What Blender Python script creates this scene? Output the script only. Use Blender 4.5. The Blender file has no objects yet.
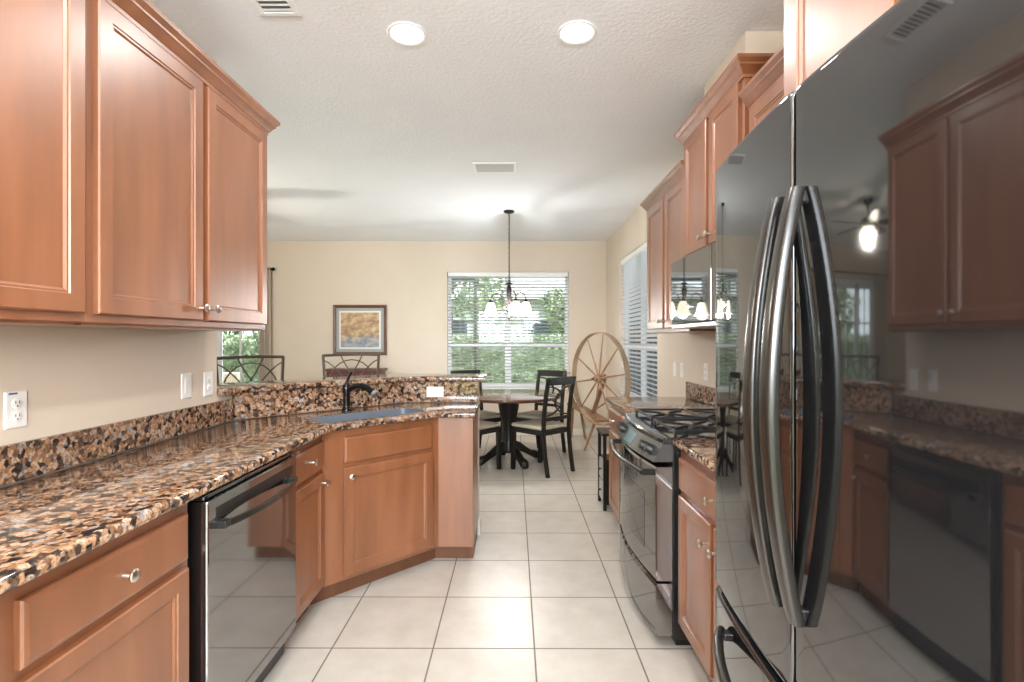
import bpy, bmesh, math, random
from mathutils import Vector, Matrix
PI = math.pi
random.seed(7)
S = bpy.context.scene
C = S.collection

# ------------------------------------------------------------------ camera
cd = bpy.data.cameras.new('camera')
cam = bpy.data.objects.new('camera', cd); C.objects.link(cam)
cam.location = (0, 0, 1.36); cam.rotation_euler = (PI/2, 0, 0.004)
cd.sensor_width = 36; cd.lens = 36*508/1024; cd.shift_y = -1/1024; cd.clip_start = 0.02
S.camera = cam
# ------------------------------------------------------------------ world, sun, exposure
W = bpy.data.worlds.new('sky'); S.world = W; W.use_nodes = True
wn = W.node_tree.nodes; bg = wn['Background']
bg.inputs[0].default_value = (0.86, 0.93, 1.0, 1); bg.inputs[1].default_value = 2.5
sd = bpy.data.lights.new('sun', 'SUN'); sd.energy = 5.0; sd.angle = 0.05; sd.color = (1, .95, .86)
so = bpy.data.objects.new('sun', sd); C.objects.link(so); so.rotation_euler = (math.radians(30), 0, math.radians(100))
S.view_settings.view_transform = 'Standard'; S.view_settings.look = 'None'
S.view_settings.exposure = 0.87; S.view_settings.gamma = 1; S.view_settings.use_curve_mapping = False
S.cycles.max_bounces = 10; S.cycles.diffuse_bounces = 6; S.cycles.glossy_bounces = 5
S.cycles.transparent_max_bounces = 16; S.cycles.sample_clamp_indirect = 6
S.cycles.caustics_reflective = False; S.cycles.caustics_refractive = False
CEIL = 2.785

def lamp(name, kind, loc, watts, size=.1, color=(1, 1, 1), rot=(0, 0, 0), **kw):
    d = bpy.data.lights.new(name, kind); d.energy = watts; d.color = color
    if kind == 'AREA':
        d.shape = kw.get('shape', 'DISK'); d.size = size
        if 'size_y' in kw: d.size_y = kw['size_y']
    else:
        d.shadow_soft_size = size
    if kind == 'SPOT':
        d.spot_size = kw.get('spot', 2.4); d.spot_blend = 1
    o = bpy.data.objects.new(name, d); C.objects.link(o); o.location = loc; o.rotation_euler = rot
    return o

WARM = (1, .97, .94)
# extra downlights out of view, added to brighten the kitchen
for (x, y) in ((-.5, .75), (.29, .75), (-.5, -.7), (.29, -.7)):
    lamp('downlight_fill', 'AREA', (x, y, CEIL-.03), 7, .16, WARM)
# unseen up-facing fill lights, added to lift the ceiling by bounce
lamp('ceiling_bounce_fill', 'AREA', (-.1, -.8, 1.6), 8, 1.0, (.84, .93, 1), (PI, 0, 0))
lamp('ceiling_bounce_fill', 'AREA', (-4.0, 3.2, 1.0), 8, 1.9, (.87, .94, 1), (PI, 0, 0))
lamp('ceiling_bounce_fill', 'AREA', (-1.25, 5.7, .6), 4, 1.2, (.80, .91, 1), (PI, 0, 0))
# unseen front fill behind the camera, added to lift the left wall
lamp('front_fill', 'AREA', (-.05, -1.9, 1.8), 130, 2.2, (.88, .95, 1), (PI/2, 0, 0), shape='RECTANGLE', size_y=1.0)

# ------------------------------------------------------------------ mesh helpers
ORG = {}
def link(o):
    C.objects.link(o); return o
def tag(o, label=None, cat=None, group=None, kind=None):
    if label: o['label'] = label
    if cat: o['category'] = cat
    if group: o['group'] = group
    if kind: o['kind'] = kind
    return o
def thing(name, label, cat, loc=(0, 0, 0), group=None):
    o = link(bpy.data.objects.new(name, None)); o.location = loc; o.empty_display_size = .1
    ORG[o] = Vector(loc)
    return tag(o, label, cat, group)

class MB:
    def __init__(s, M=None): s.v = []; s.f = []; s.M = M
    def add(s, vs, fs):
        n = len(s.v)
        for p in vs:
            p = Vector(p); s.v.append(s.M @ p if s.M else p)
        s.f += [tuple(i+n for i in f) for f in fs]
        return s
    def box(s, x0, x1, y0, y1, z0, z1):
        return s.add([(x0,y0,z0),(x1,y0,z0),(x1,y1,z0),(x0,y1,z0),(x0,y0,z1),(x1,y0,z1),(x1,y1,z1),(x0,y1,z1)],
                     [(0,3,2,1),(4,5,6,7),(0,1,5,4),(1,2,6,5),(2,3,7,6),(3,0,4,7)])
    def bar(s, a, b, w, h, up=(0, 0, 1)):
        a, b = Vector(a), Vector(b); d = (b-a).normalized(); up = Vector(up)
        sx = d.cross(up)
        if sx.length < 1e-4: sx = d.cross(Vector((1, 0, 0)))
        sx.normalize(); sy = sx.cross(d).normalized()
        q = [sx*(i*w/2)+sy*(j*h/2) for i, j in ((-1,-1),(1,-1),(1,1),(-1,1))]
        return s.loops([[a+p for p in q], [b+p for p in q]])
    def loops(s, L, cap0=True, cap1=True, closed=False):
        n = len(L[0]); vs = [p for l in L for p in l]; fs = []
        m = len(L)
        for k in range(m if closed else m-1):
            a, b = k*n, ((k+1) % m)*n
            for i in range(n):
                j = (i+1) % n
                fs.append((a+i, a+j, b+j, b+i))
        if not closed:
            if cap0: fs.append(tuple(reversed(range(n))))
            if cap1: fs.append(tuple((m-1)*n+i for i in range(n)))
        return s.add(vs, fs)
    def prism(s, poly, z0, z1):
        return s.loops([[(x, y, z0) for x, y in poly], [(x, y, z1) for x, y in poly]])
    def slab(s, poly, z0, z1, r=.012):
        L = []
        for ins, z in ((r, z0), (.3*r, z0+.3*r), (0, z0+r), (0, z1-r), (.3*r, z1-.3*r), (r, z1)):
            L.append([(x, y, z) for x, y in inset(poly, ins)])
        return s.loops(L)
    def tube(s, pts, r, n=8, closed=False):
        pts = [Vector(p) for p in pts]; m = len(pts); L = []
        T = []
        for i in range(m):
            a = pts[(i-1) % m] if (closed or i > 0) else pts[i]
            b = pts[(i+1) % m] if (closed or i < m-1) else pts[i]
            T.append((b-a).normalized())
        u = T[0].orthogonal().normalized()
        for i in range(m):
            u = (u - T[i]*u.dot(T[i])).normalized(); w = T[i].cross(u)
            rr = r[i] if isinstance(r, (list, tuple)) else r
            L.append([pts[i]+u*(rr*math.cos(2*PI*k/n))+w*(rr*math.sin(2*PI*k/n)) for k in range(n)])
        return s.loops(L, closed=closed)
    def ribbon(s, pts, w, t, up=(0, 0, 1)):
        # flat bar of width w along 'up' and thickness t swept along pts
        pts = [Vector(p) for p in pts]; m = len(pts); L = []; up = Vector(up)
        for i in range(m):
            d = (pts[min(i+1, m-1)]-pts[max(i-1, 0)]).normalized()
            sx = d.cross(up).normalized(); sy = sx.cross(d).normalized()
            L.append([pts[i]+sx*(a*t/2)+sy*(b*w/2) for a, b in ((-1,-1),(1,-1),(1,1),(-1,1))])
        return s.loops(L)
    def lathe(s, prof, c=(0, 0, 0), n=24, axis=(0, 0, 1), closed=False):
        ax = Vector(axis).normalized(); u = ax.orthogonal().normalized(); w = ax.cross(u); c = Vector(c)
        L = [[c+ax*z+u*(max(r, 1e-5)*math.cos(2*PI*k/n))+w*(max(r, 1e-5)*math.sin(2*PI*k/n)) for k in range(n)] for r, z in prof]
        return s.loops(L, closed=closed)
    def sweep(s, prof, path, z):
        # closed profile of (outward, up) swept along an open 2-D path, mitred; outward = left of the path
        L = []; m = len(path); P = [Vector(p) for p in path]
        for i in range(m):
            d0 = (P[i]-P[i-1]).normalized() if i else (P[1]-P[0]).normalized()
            d1 = (P[i+1]-P[i]).normalized() if i < m-1 else d0
            n0 = Vector((-d0.y, d0.x)); n1 = Vector((-d1.y, d1.x)); b = (n0+n1).normalized()
            k = 1/max(.2, b.dot(n0))
            L.append([(P[i].x+b.x*k*o, P[i].y+b.y*k*o, z+u) for o, u in prof])
        return s.loops(L)
    def build(s, name, mat, parent=None, bevel=0, smooth=None, seg=2):
        o0 = ORG.get(parent, Vector((0, 0, 0))) if parent else Vector((0, 0, 0))
        me = bpy.data.meshes.new(name)
        me.from_pydata([tuple(p-o0) for p in s.v], [], s.f); me.validate()
        b = bmesh.new(); b.from_mesh(me); bmesh.ops.recalc_face_normals(b, faces=b.faces); b.to_mesh(me); b.free()
        if mat: me.materials.append(mat)
        o = link(bpy.data.objects.new(name, me))
        if parent: o.parent = parent
        ORG[o] = o0
        if smooth:
            me.polygons.foreach_set('use_smooth', [True]*len(me.polygons)); me.set_sharp_from_angle(angle=math.radians(smooth))
        if bevel:
            md = o.modifiers.new('bevel', 'BEVEL'); md.width = bevel; md.segments = seg; md.limit_method = 'ANGLE'; md.angle_limit = .7
        return o

def inset(poly, d):
    if d == 0: return list(poly)
    P = [Vector(p) for p in poly]; n = len(P)
    area = sum(P[i].x*P[(i+1) % n].y-P[(i+1) % n].x*P[i].y for i in range(n))
    sg = 1 if area > 0 else -1; out = []
    for i in range(n):
        d0 = (P[i]-P[i-1]).normalized(); d1 = (P[(i+1) % n]-P[i]).normalized()
        n0 = Vector((-d0.y, d0.x))*sg; n1 = Vector((-d1.y, d1.x))*sg; b = n0+n1
        if b.length < 1e-5: b = n0
        b.normalize(); out.append(tuple(P[i]+b*(d/max(.3, b.dot(n0)))))
    return out
def arc(cx, cz, rx, rz, a0, a1, n=12, y=0):
    return [(cx+rx*math.cos(math.radians(a0+(a1-a0)*k/n)), y, cz+rz*math.sin(math.radians(a0+(a1-a0)*k/n))) for k in range(n+1)]
def apply_mods(o):
    dg = bpy.context.evaluated_depsgraph_get(); me = bpy.data.meshes.new_from_object(o.evaluated_get(dg))
    o.modifiers.clear(); o.data = me

# ------------------------------------------------------------------ materials
def mat(name, col=(.8,.8,.8), rough=.5, metal=0, **kw):
    m = bpy.data.materials.new(name); m.use_nodes = True
    b = m.node_tree.nodes['Principled BSDF']
    b.inputs['Base Color'].default_value = (*col, 1); b.inputs['Roughness'].default_value = rough; b.inputs['Metallic'].default_value = metal
    for k, v in kw.items():
        b.inputs[k.replace('_', ' ')].default_value = v
    return m
def nodes(m): return m.node_tree.nodes, m.node_tree.links, m.node_tree.nodes['Principled BSDF']
def ramp(N, stops, interp='LINEAR'):
    r = N.new('ShaderNodeValToRGB'); r.color_ramp.interpolation = interp; e = r.color_ramp.elements
    while len(e) < len(stops): e.new(.5)
    for el, (p, c) in zip(e, stops): el.position = p; el.color = (*c, 1)
    return r
def coords(N, L, scale=(1, 1, 1), loc=(0, 0, 0)):
    t = N.new('ShaderNodeTexCoord'); mp = N.new('ShaderNodeMapping'); mp.inputs['Scale'].default_value = scale; mp.inputs['Location'].default_value = loc
    L.new(t.outputs['Object'], mp.inputs['Vector']); return mp.outputs['Vector']
def noise_mat(name, stops, scale=5, stretch=(1, 1, 1), rough=.5, bump=0, bscale=None, detail=5, **kw):
    m = mat(name, stops[0][1], rough, **kw); N, L, b = nodes(m)
    v = coords(N, L, stretch)
    n = N.new('ShaderNodeTexNoise'); n.inputs['Scale'].default_value = scale; n.inputs['Detail'].default_value = detail
    L.new(v, n.inputs['Vector'])
    r = ramp(N, stops); L.new(n.outputs['Fac'], r.inputs['Fac']); L.new(r.outputs['Color'], b.inputs['Base Color'])
    if bump:
        n2 = N.new('ShaderNodeTexNoise'); n2.inputs['Scale'].default_value = bscale or scale; n2.inputs['Detail'].default_value = 3
        L.new(v, n2.inputs['Vector'])
        bp = N.new('ShaderNodeBump'); bp.inputs['Strength'].default_value = bump; bp.inputs['Distance'].default_value = .01
        L.new(n2.outputs['Fac'], bp.inputs['Height']); L.new(bp.outputs['Normal'], b.inputs['Normal'])
    return m
def emis(name, col, strength, base=(.8, .8, .8)):
    return mat(name, base, .4, Emission_Color=(*col, 1), Emission_Strength=strength)

WALL = noise_mat('wall_paint', [(.3, (.66, .565, .465)), (.7, (.69, .595, .49))], 2, rough=.6, bump=.06, bscale=140)
CEILM = noise_mat('ceiling_paint', [(.3, (.81, .82, .835)), (.7, (.84, .85, .865))], 3, rough=.85, bump=.35, bscale=55)
TRIM = mat('trim_paint', (.78, .74, .66), .4)
WHITE = mat('white_paint', (.85, .85, .84), .35)
PLATE = mat('white_plastic', (.86, .85, .83), .3)
DARKSLOT = mat('dark_slot', (.05, .05, .05), .5)
WOOD = noise_mat('stained_maple', [(.25, (.175, .060, .021)), (.5, (.238, .084, .031)), (.75, (.30, .113, .046))], 2.2, (5, 5, .7), rough=.42, bump=.03, bscale=18, Coat_Weight=.9, Coat_Roughness=.34, Coat_IOR=1.6)
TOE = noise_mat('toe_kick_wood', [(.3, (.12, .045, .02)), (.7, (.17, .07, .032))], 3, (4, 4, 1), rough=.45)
NICKEL = mat('brushed_nickel', (.62, .58, .52), .28, 1)
BLACKGLOSS = mat('black_gloss_enamel', (.008, .008, .009), .04, IOR=2.2)
BLACKAPP = mat('black_appliance', (.010, .010, .011), .06, IOR=4.0)
BLACKSAT = mat('black_satin', (.012, .012, .012), .3)
BLACKGLASS = mat('dark_glass', (.012, .013, .014), .03, IOR=2.5)
HANDM = mat('black_handle', (.013, .011, .009), .24, IOR=1.7)
IRON = mat('cast_iron', (.02, .02, .021), .42)
ESPRESSO = noise_mat('espresso_wood', [(.3, (.008, .007, .006)), (.7, (.016, .012, .010))], 4, (6, 6, 1), rough=.32, Specular_IOR_Level=.3)
TABLETOPM = noise_mat('table_top_wood', [(.3, (.075, .035, .02)), (.7, (.12, .06, .035))], 4, (8, 1, 1), rough=.10)
CUSHION = noise_mat('cushion_fabric', [(.3, (.50, .42, .32)), (.7, (.58, .50, .39))], 30, rough=.9, bump=.1, bscale=200)
BRONZE = mat('oil_rubbed_bronze', (.028, .022, .019), .32, .7)
STOOLM = mat('pewter_metal', (.10, .085, .07), .4, .7)
FAUCETM = mat('dark_bronze_faucet', (.02, .018, .018), .2, .6)
OAK = noise_mat('aged_oak', [(.3, (.20, .105, .05)), (.7, (.33, .19, .10))], 3, (6, 6, 1.5), rough=.5)
OAKR = noise_mat('bent_rim_wood', [(.3, (.29, .19, .115)), (.7, (.40, .28, .18))], 3, (3, 3, 3), rough=.45)
SINKM = mat('slate_blue_composite', (.13, .155, .19), .35)
REDWOOD = noise_mat('mahogany', [(.3, (.09, .025, .016)), (.7, (.13, .04, .025))], 3, (1, 6, 6), rough=.35)
CURTAINM = noise_mat('curtain_fabric', [(.3, (.50, .43, .35)), (.7, (.56, .49, .40))], 40, rough=.9)
SLAT = mat('blind_slat', (.82, .83, .84), .45)
def _tr(m, f):
    N, L, b = nodes(m); t = N.new('ShaderNodeBsdfTranslucent'); t.inputs[0].default_value = (.8, .82, .84, 1)
    x = N.new('ShaderNodeMixShader'); x.inputs[0].default_value = f; L.new(b.outputs[0], x.inputs[1]); L.new(t.outputs[0], x.inputs[2]); L.new(x.outputs[0], N['Material Output'].inputs[0])
_tr(SLAT, .35)
FRAMEW = mat('window_vinyl', (.82, .83, .84), .35)
LENS = emis('lamp_lens', (1, .97, .92), 6)
SHADEG = emis('frosted_shade', (1, .84, .62), 1.5, (.85, .80, .70))
GLOBE = emis('fan_globe', (1, .88, .68), 36)

def glass(name):
    m = bpy.data.materials.new(name); m.use_nodes = True; N, L = m.node_tree.nodes, m.node_tree.links
    N.remove(N['Principled BSDF']); out = N['Material Output']
    t = N.new('ShaderNodeBsdfTransparent'); t.inputs[0].default_value = (.94, .97, .96, 1)
    g = N.new('ShaderNodeBsdfGlossy'); g.inputs['Roughness'].default_value = .01
    f = N.new('ShaderNodeFresnel'); f.inputs[0].default_value = 1.45
    x = N.new('ShaderNodeMixShader'); L.new(f.outputs[0], x.inputs[0]); L.new(t.outputs[0], x.inputs[1]); L.new(g.outputs[0], x.inputs[2])
    L.new(x.outputs[0], out.inputs[0]); return m
GLASS = glass('window_glass')

def granite():
    m = mat('brown_granite', (.2, .1, .06), .07, IOR=1.6); N, L, b = nodes(m)
    v = coords(N, L)
    n0 = N.new('ShaderNodeTexNoise'); n0.inputs['Scale'].default_value = 45; n0.inputs['Detail'].default_value = 2; L.new(v, n0.inputs['Vector'])
    mx = N.new('ShaderNodeMix'); mx.data_type = 'VECTOR'; mx.inputs[0].default_value = .02
    L.new(v, mx.inputs[4]); L.new(n0.outputs['Color'], mx.inputs[5]); vv = mx.outputs[1]
    v1 = N.new('ShaderNodeTexVoronoi'); v1.feature = 'SMOOTH_F1'; v1.inputs['Scale'].default_value = 62; v1.inputs['Smoothness'].default_value = .25; L.new(vv, v1.inputs['Vector'])
    sp = N.new('ShaderNodeSeparateColor'); L.new(v1.outputs['Color'], sp.inputs[0])
    r1 = ramp(N, [(.06, (.024, .019, .018)), (.20, (.075, .046, .034)), (.34, (.22, .115, .065)), (.52, (.36, .195, .108)), (.70, (.47, .285, .17)), (.86, (.52, .37, .26)), (.95, (.27, .27, .29))])
    L.new(sp.outputs[0], r1.inputs[0])
    r2 = ramp(N, [(.55, (1, 1, 1)), (1.0, (0, 0, 0))]); L.new(v1.outputs['Distance'], r2.inputs[0])
    n3 = N.new('ShaderNodeTexNoise'); n3.inputs['Scale'].default_value = 130; n3.inputs['Detail'].default_value = 3; L.new(v, n3.inputs['Vector'])
    r3 = ramp(N, [(.34, (.18, .17, .17)), (.52, (1, 1, 1))]); L.new(n3.outputs['Fac'], r3.inputs[0])
    m1 = N.new('ShaderNodeMix'); m1.data_type = 'RGBA'; L.new(r2.outputs[0], m1.inputs[0]); m1.inputs[6].default_value = (.045, .034, .030, 1); L.new(r1.outputs[0], m1.inputs[7])
    m2 = N.new('ShaderNodeMix'); m2.data_type = 'RGBA'; m2.blend_type = 'MULTIPLY'; m2.inputs[0].default_value = .75
    L.new(m1.outputs[2], m2.inputs[6]); L.new(r3.outputs[0], m2.inputs[7]); L.new(m2.outputs[2], b.inputs['Base Color'])
    return m
GRANITE = granite()

TS = .4466
def tile():
    m = mat('floor_tile', (.6, .55, .47), .28); N, L, b = nodes(m)
    v = coords(N, L, (1, 1, 1), (-.090+20*TS, -2.2395+20*TS, 0))
    br = N.new('ShaderNodeTexBrick'); br.offset = 0; br.squash = 1
    for k, x in (('Scale', 1), ('Mortar Size', .0038), ('Brick Width', TS), ('Row Height', TS), ('Mortar Smooth', .1), ('Bias', 0)): br.inputs[k].default_value = x
    br.inputs['Color1'].default_value = (.585, .545, .485, 1); br.inputs['Color2'].default_value = (.62, .58, .52, 1); br.inputs['Mortar'].default_value = (.20, .17, .14, 1)
    L.new(v, br.inputs['Vector'])
    n = N.new('ShaderNodeTexNoise'); n.inputs['Scale'].default_value = 7; n.inputs['Detail'].default_value = 6; n.inputs['Roughness'].default_value = .6; L.new(v, n.inputs['Vector'])
    r = ramp(N, [(.3, (.84, .82, .79)), (.65, (1, 1, 1))]); L.new(n.outputs['Fac'], r.inputs[0])
    mm = N.new('ShaderNodeMix'); mm.data_type = 'RGBA'; mm.blend_type = 'MULTIPLY'; mm.inputs[0].default_value = .8
    L.new(br.outputs['Color'], mm.inputs[6]); L.new(r.outputs[0], mm.inputs[7]); L.new(mm.outputs[2], b.inputs['Base Color'])
    rr = ramp(N, [(0, (.30, .30, .30)), (1, (.7, .7, .7))]); L.new(br.outputs['Fac'], rr.inputs[0]); L.new(rr.outputs[0], b.inputs['Roughness'])
    bp = N.new('ShaderNodeBump'); bp.inputs['Strength'].default_value = .25; bp.inputs['Distance'].default_value = .004; bp.invert = True
    L.new(br.outputs['Fac'], bp.inputs['Height']); L.new(bp.outputs['Normal'], b.inputs['Normal'])
    return m
TILE = tile()

# ------------------------------------------------------------------ room shell
BY, RX, LX, LE = 7.31, 1.324, -1.525, 2.60      # back wall, right wall, kitchen left wall and its end
FX0, FY0 = -6.6, -2.0
def struct(name, mb, m, bevel=0, **kw):
    o = mb.build(name, m, None, bevel, **kw); o['kind'] = 'structure'; return o
struct('floor', MB().box(FX0-.1, RX+.15, FY0-.1, BY+.15, -.08, 0), TILE)
struct('ceiling', MB().box(FX0-.1, RX+.15, FY0-.1, BY+.15, CEIL, CEIL+.1), CEILM)
def wall_holes(axis, a0, a1, p0, p1, holes):
    # wall slab along 'axis', from a0 to a1, thickness p0..p1, rectangular holes (u0,u1,z0,z1)
    mb = MB()
    def bx(u0, u1, z0, z1):
        if u1-u0 < 1e-4 or z1-z0 < 1e-4: return
        if axis == 'x': mb.box(u0, u1, p0, p1, z0, z1)
        else: mb.box(p0, p1, u0, u1, z0, z1)
    u = a0
    for (h0, h1, z0, z1) in sorted(holes):
        bx(u, h0, 0, CEIL); bx(h0, h1, 0, z0); bx(h0, h1, z1, CEIL); u = h1
    bx(u, a1, 0, CEIL); return mb
WB = (-.964, .79, .68, 2.338)                   # back window
WR = (4.70, 6.36, .68, 2.35)                    # right window (along y)
DB = (-5.45, -3.58, 0, 2.28)                    # sliding door in the back wall
WF = (-1.2, 1.1, .05, 2.35)                     # glazed opening behind the camera, added to let sky light in
struct('wall_back', wall_holes('x', FX0, RX+.14, BY, BY+.14, [WB, DB]), WALL)
struct('wall_right', wall_holes('y', FY0, BY, RX, RX+.14, [WR]), WALL)
struct('wall_left', MB().box(LX-.12, LX, FY0, LE, 0, CEIL), WALL)
struct('wall_far_left', wall_holes('y', FY0, BY, FX0-.12, FX0, [(1.0, 4.2, .3, 2.35)]), WALL)
struct('wall_front', wall_holes('x', FX0, RX+.14, FY0-.12, FY0, [WF, (-5.5, -2.5, .3, 2.35)]), WALL)
struct('wall_soffit', MB().box(1.069, RX, 2.35, 2.86, 2.51, CEIL), WALL)
# pony wall under the raised bar
BARF = [(LX+.02, 2.60), (LX+.02, 2.735), (-.74, 3.52), (-.25, 3.52)]     # granite splash face of the bar, seen side
pony_in = [(LX, 2.60), (LX, 2.754), (-.752, 3.54), (-.25, 3.54)]
pony_out = [(-.25, 3.66), (-.80, 3.66), (LX-.12, 2.80), (LX-.12, 2.60)]
struct('wall_bar', MB().prism(pony_in+pony_out, 0, 1.072), WALL)
BBP = [(0, 0), (.014, 0), (.014, .075), (.008, .09), (0, .09)]
def base(name, path): struct(name, MB().sweep(BBP, path, 0), TRIM)
base('baseboard_back', [(RX, BY), (DB[1]+.06, BY)])
base('baseboard_right', [(RX, 3.90), (RX, BY-.014)])
base('baseboard_bar', [(-.25, 3.535), (-.25, 3.66)][::-1])

def win_unit(name, axis, h, p, units=2, rail=True, fr=.05):
    # vinyl window filling hole h=(u0,u1,z0,z1); p = plane of the frame centre
    u0, u1, z0, z1 = h
    root = link(bpy.data.objects.new(name, None)); ORG[root] = Vector((0, 0, 0)); root['kind'] = 'structure'
    def bx(mb, a, b, c, d, t=.05):
        if axis == 'x': mb.box(a, b, p-t/2, p+t/2, c, d)
        else: mb.box(p-t/2, p+t/2, a, b, c, d)
    f = MB(); bx(f, u0, u0+fr, z0, z1); bx(f, u1-fr, u1, z0, z1); bx(f, u0, u1, z0, z0+fr); bx(f, u0, u1, z1-fr, z1)
    w = (u1-u0)/units
    for k in range(1, units): bx(f, u0+k*w-.045, u0+k*w+.045, z0, z1, .06)
    fo = f.build('window_frame', FRAMEW, root, .004)
    for k in range(units):
        a, b = u0+k*w+fr*.9, u0+(k+1)*w-fr*.9
        if rail:
            m = MB(); zm = z0+(z1-z0)*.365; bx(m, a, b, zm-.022, zm+.022, .055); m.build('meeting_rail', FRAMEW, root, .003)
        g = MB(); bx(g, a, b, z0+fr*.9, z1-fr*.9, .006); g.build('glass_pane', GLASS, root)
    return root
win_unit('window_1', 'x', WB, BY+.095)
win_unit('window_2', 'y', WR, RX+.095)
win_unit('window_3', 'y', (1.0, 4.2, .3, 2.35), FX0-.06, 3, False)
win_unit('window_4', 'x', (-5.5, -2.5, .3, 2.35), FY0-.06, 3, False)
win_unit('door_added', 'x', WF, FY0-.06, 2, False)  # glazing of the opening added in the unseen front wall for sky light
struct('trim_1', MB().box(WB[0]-.0, WB[1], BY-.03, BY+.07, WB[2]-.025, WB[2]), WHITE, .004)
struct('trim_2', MB().box(RX-.03, RX+.07, WR[0], WR[1], WR[2]-.025, WR[2]), WHITE, .004)
# sliding glass door with a divided leaf
def sliding_door():
    u0, u1, z0, z1 = DB
    root = link(bpy.data.objects.new('door_1', None)); ORG[root] = Vector((0, 0, 0)); root['kind'] = 'structure'
    f = MB(); y0, y1 = BY+.03, BY+.13
    f.box(u0, u0+.05, y0, y1, z0, z1); f.box(u1-.05, u1, y0, y1, z0, z1); f.box(u0, u1, y0, y1, z1-.05, z1); f.box(u0, u1, y0, y1, 0, .03)
    f.build('door_frame', FRAMEW, root, .004)
    mid = [(-4.31, -3.63, BY+.055), (-4.96, -4.27, BY+.095), (-5.40, -4.92, BY+.055)]
    for (a, b, y) in mid:
        l = MB()
        l.box(a, a+.07, y-.018, y+.018, .03, z1-.05); l.box(b-.07, b, y-.018, y+.018, .03, z1-.05)
        l.box(a, b, y-.018, y+.018, .03, .13); l.box(a, b, y-.018, y+.018, z1-.13, z1-.05)
        lo = l.build('door_leaf', FRAMEW, root, .004)
        MB().box(a+.06, b-.06, y-.003, y+.003, .12, z1-.12).build('glass_pane', GLASS, lo)
        mu = MB(); mu.box((a+b)/2-.012, (a+b)/2+.012, y-.010, y+.010, .12, z1-.12)
        for z in (.62, 1.12, 1.62): mu.box(a+.06, b-.06, y-.010, y+.010, z-.012, z+.012)
        mu.build('muntin', FRAMEW, lo)
sliding_door()
for nm, loc, rot, sx, sy in (('p1', ((WB[0]+WB[1])/2, BY+.2, 1.5), (-PI/2, 0, 0), 1.75, 1.66), ('p2', (RX+.2, 5.53, 1.5), (0, PI/2, 0), 1.66, 1.66),
                             ('p3', (-4.5, BY+.2, 1.14), (-PI/2, 0, 0), 1.87, 2.28), ('p4', (-.05, FY0-.16, 1.2), (PI/2, 0, 0), 2.3, 2.3),
                             ('p5', (FX0-.16, 2.6, 1.32), (0, -PI/2, 0), 2.05, 3.2), ('p6', (-4, FY0-.16, 1.32), (PI/2, 0, 0), 3.0, 2.05)):
    o = lamp('daylight_portal', 'AREA', loc, 1, sx, rot=rot, shape='RECTANGLE', size_y=sy); o.data.cycles.is_portal = True

# ------------------------------------------------------------------ cabinet parts
DOORP = [(0, 0), (0, .016), (.004, .02), (.050, .02), (.053, .016), (.058, .016), (.064, .0105), (.067, .0105)]
def frameM(o, u, n):
    # local (u, out, z) -> world
    u, n = Vector(u), Vector(n)
    return Matrix(((u.x, n.x, 0, o[0]), (u.y, n.y, 0, o[1]), (0, 0, 1, o[2]), (0, 0, 0, 1)))
KNOB = [(.0065, 0), (.006, .010), (.0045, .016), (.010, .020), (.0155, .024), (.0165, .028), (.013, .032), (.006, .034), (0, .0345)]
def knob(parent, M, u, v, out=.02):
    k = MB(M); k.lathe(KNOB, (u, out, v), 14, (0, 1, 0)); return k.build('knob', NICKEL, parent, smooth=40)
def door(parent, M, u0, u1, v0, v1, kn=None):
    mb = MB(M); L = []
    for i, d in DOORP: L.append([(u0+i, d, v0+i), (u1-i, d, v0+i), (u1-i, d, v1-i), (u0+i, d, v1-i)])
    mb.loops(L); o = mb.build('door', WOOD, parent)
    if kn: knob(o, M, *kn)
    return o
def drawer(parent, M, u0, u1, v0, v1, kn=True, name='drawer'):
    mb = MB(M); L = []
    for i, d in ((0, 0), (0, .012), (.004, .017), (.012, .02)): L.append([(u0+i, d, v0+i), (u1-i, d, v0+i), (u1-i, d, v1-i), (u0+i, d, v1-i)])
    mb.loops(L); o = mb.build(name, WOOD, parent)
    if kn: knob(o, M, kn if isinstance(kn, float) else (u0+u1)/2, (v0+v1)/2)
    return o
CROWN = [(-.02, 0), (.010, 0), (.010, .014), (.016, .018), (.030, .040), (.036, .044), (.036, .052), (.046, .062), (.050, .066), (.050, .080), (-.02, .080)]
DZ0, DZ1, WZ0, WZ1, CT0, CT1 = .125, .69, .715, .852, .895, .93

def body(root, x0, x1, y0, y1, z0, z1): return MB().box(x0, x1, y0, y1, z0, z1).build('body', WOOD, root, .002)
# ---- left wall cabinets (face at x = -1.215, looking +x)
ULF = -1.215
def upper_left(y0, y1, doors, label, ret):
    r = thing('wall_cabinet', label, 'cabinet', (LX, (y0+y1)/2, 1.41), 'left wall cabinets')
    body(r, LX+.003, ULF, y0, y1, 1.41, 2.37)
    MB().box(LX+.02, ULF-.02, y0+.01, y1-.012, 1.402, 1.41).build('bottom_panel', WOOD, r)
    M = frameM((ULF, 0, 0), (0, 1, 0), (1, 0, 0))
    for (a, b, kn) in doors: door(r, M, a, b, 1.435, 2.355, kn)
    path = ([(LX+.003, y1)] if ret else []) + [(ULF, y1), (ULF, y0)]
    MB().sweep(CROWN, path, 2.362).build('crown_moulding', WOOD, r, smooth=30)
    return r
upper_left(.40, 1.434, [(.43, .905, (.88, 1.485)), (.925, 1.415, None)], 'brown wood wall cabinet nearest the camera at the left picture edge', False)
upper_left(1.436, 2.476, [(1.459, 1.952, (1.93, 1.482)), (1.984, 2.458, (2.006, 1.482))], 'two-door brown wood wall cabinet with crown and two close-set knobs above the outlet wall', True)
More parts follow.
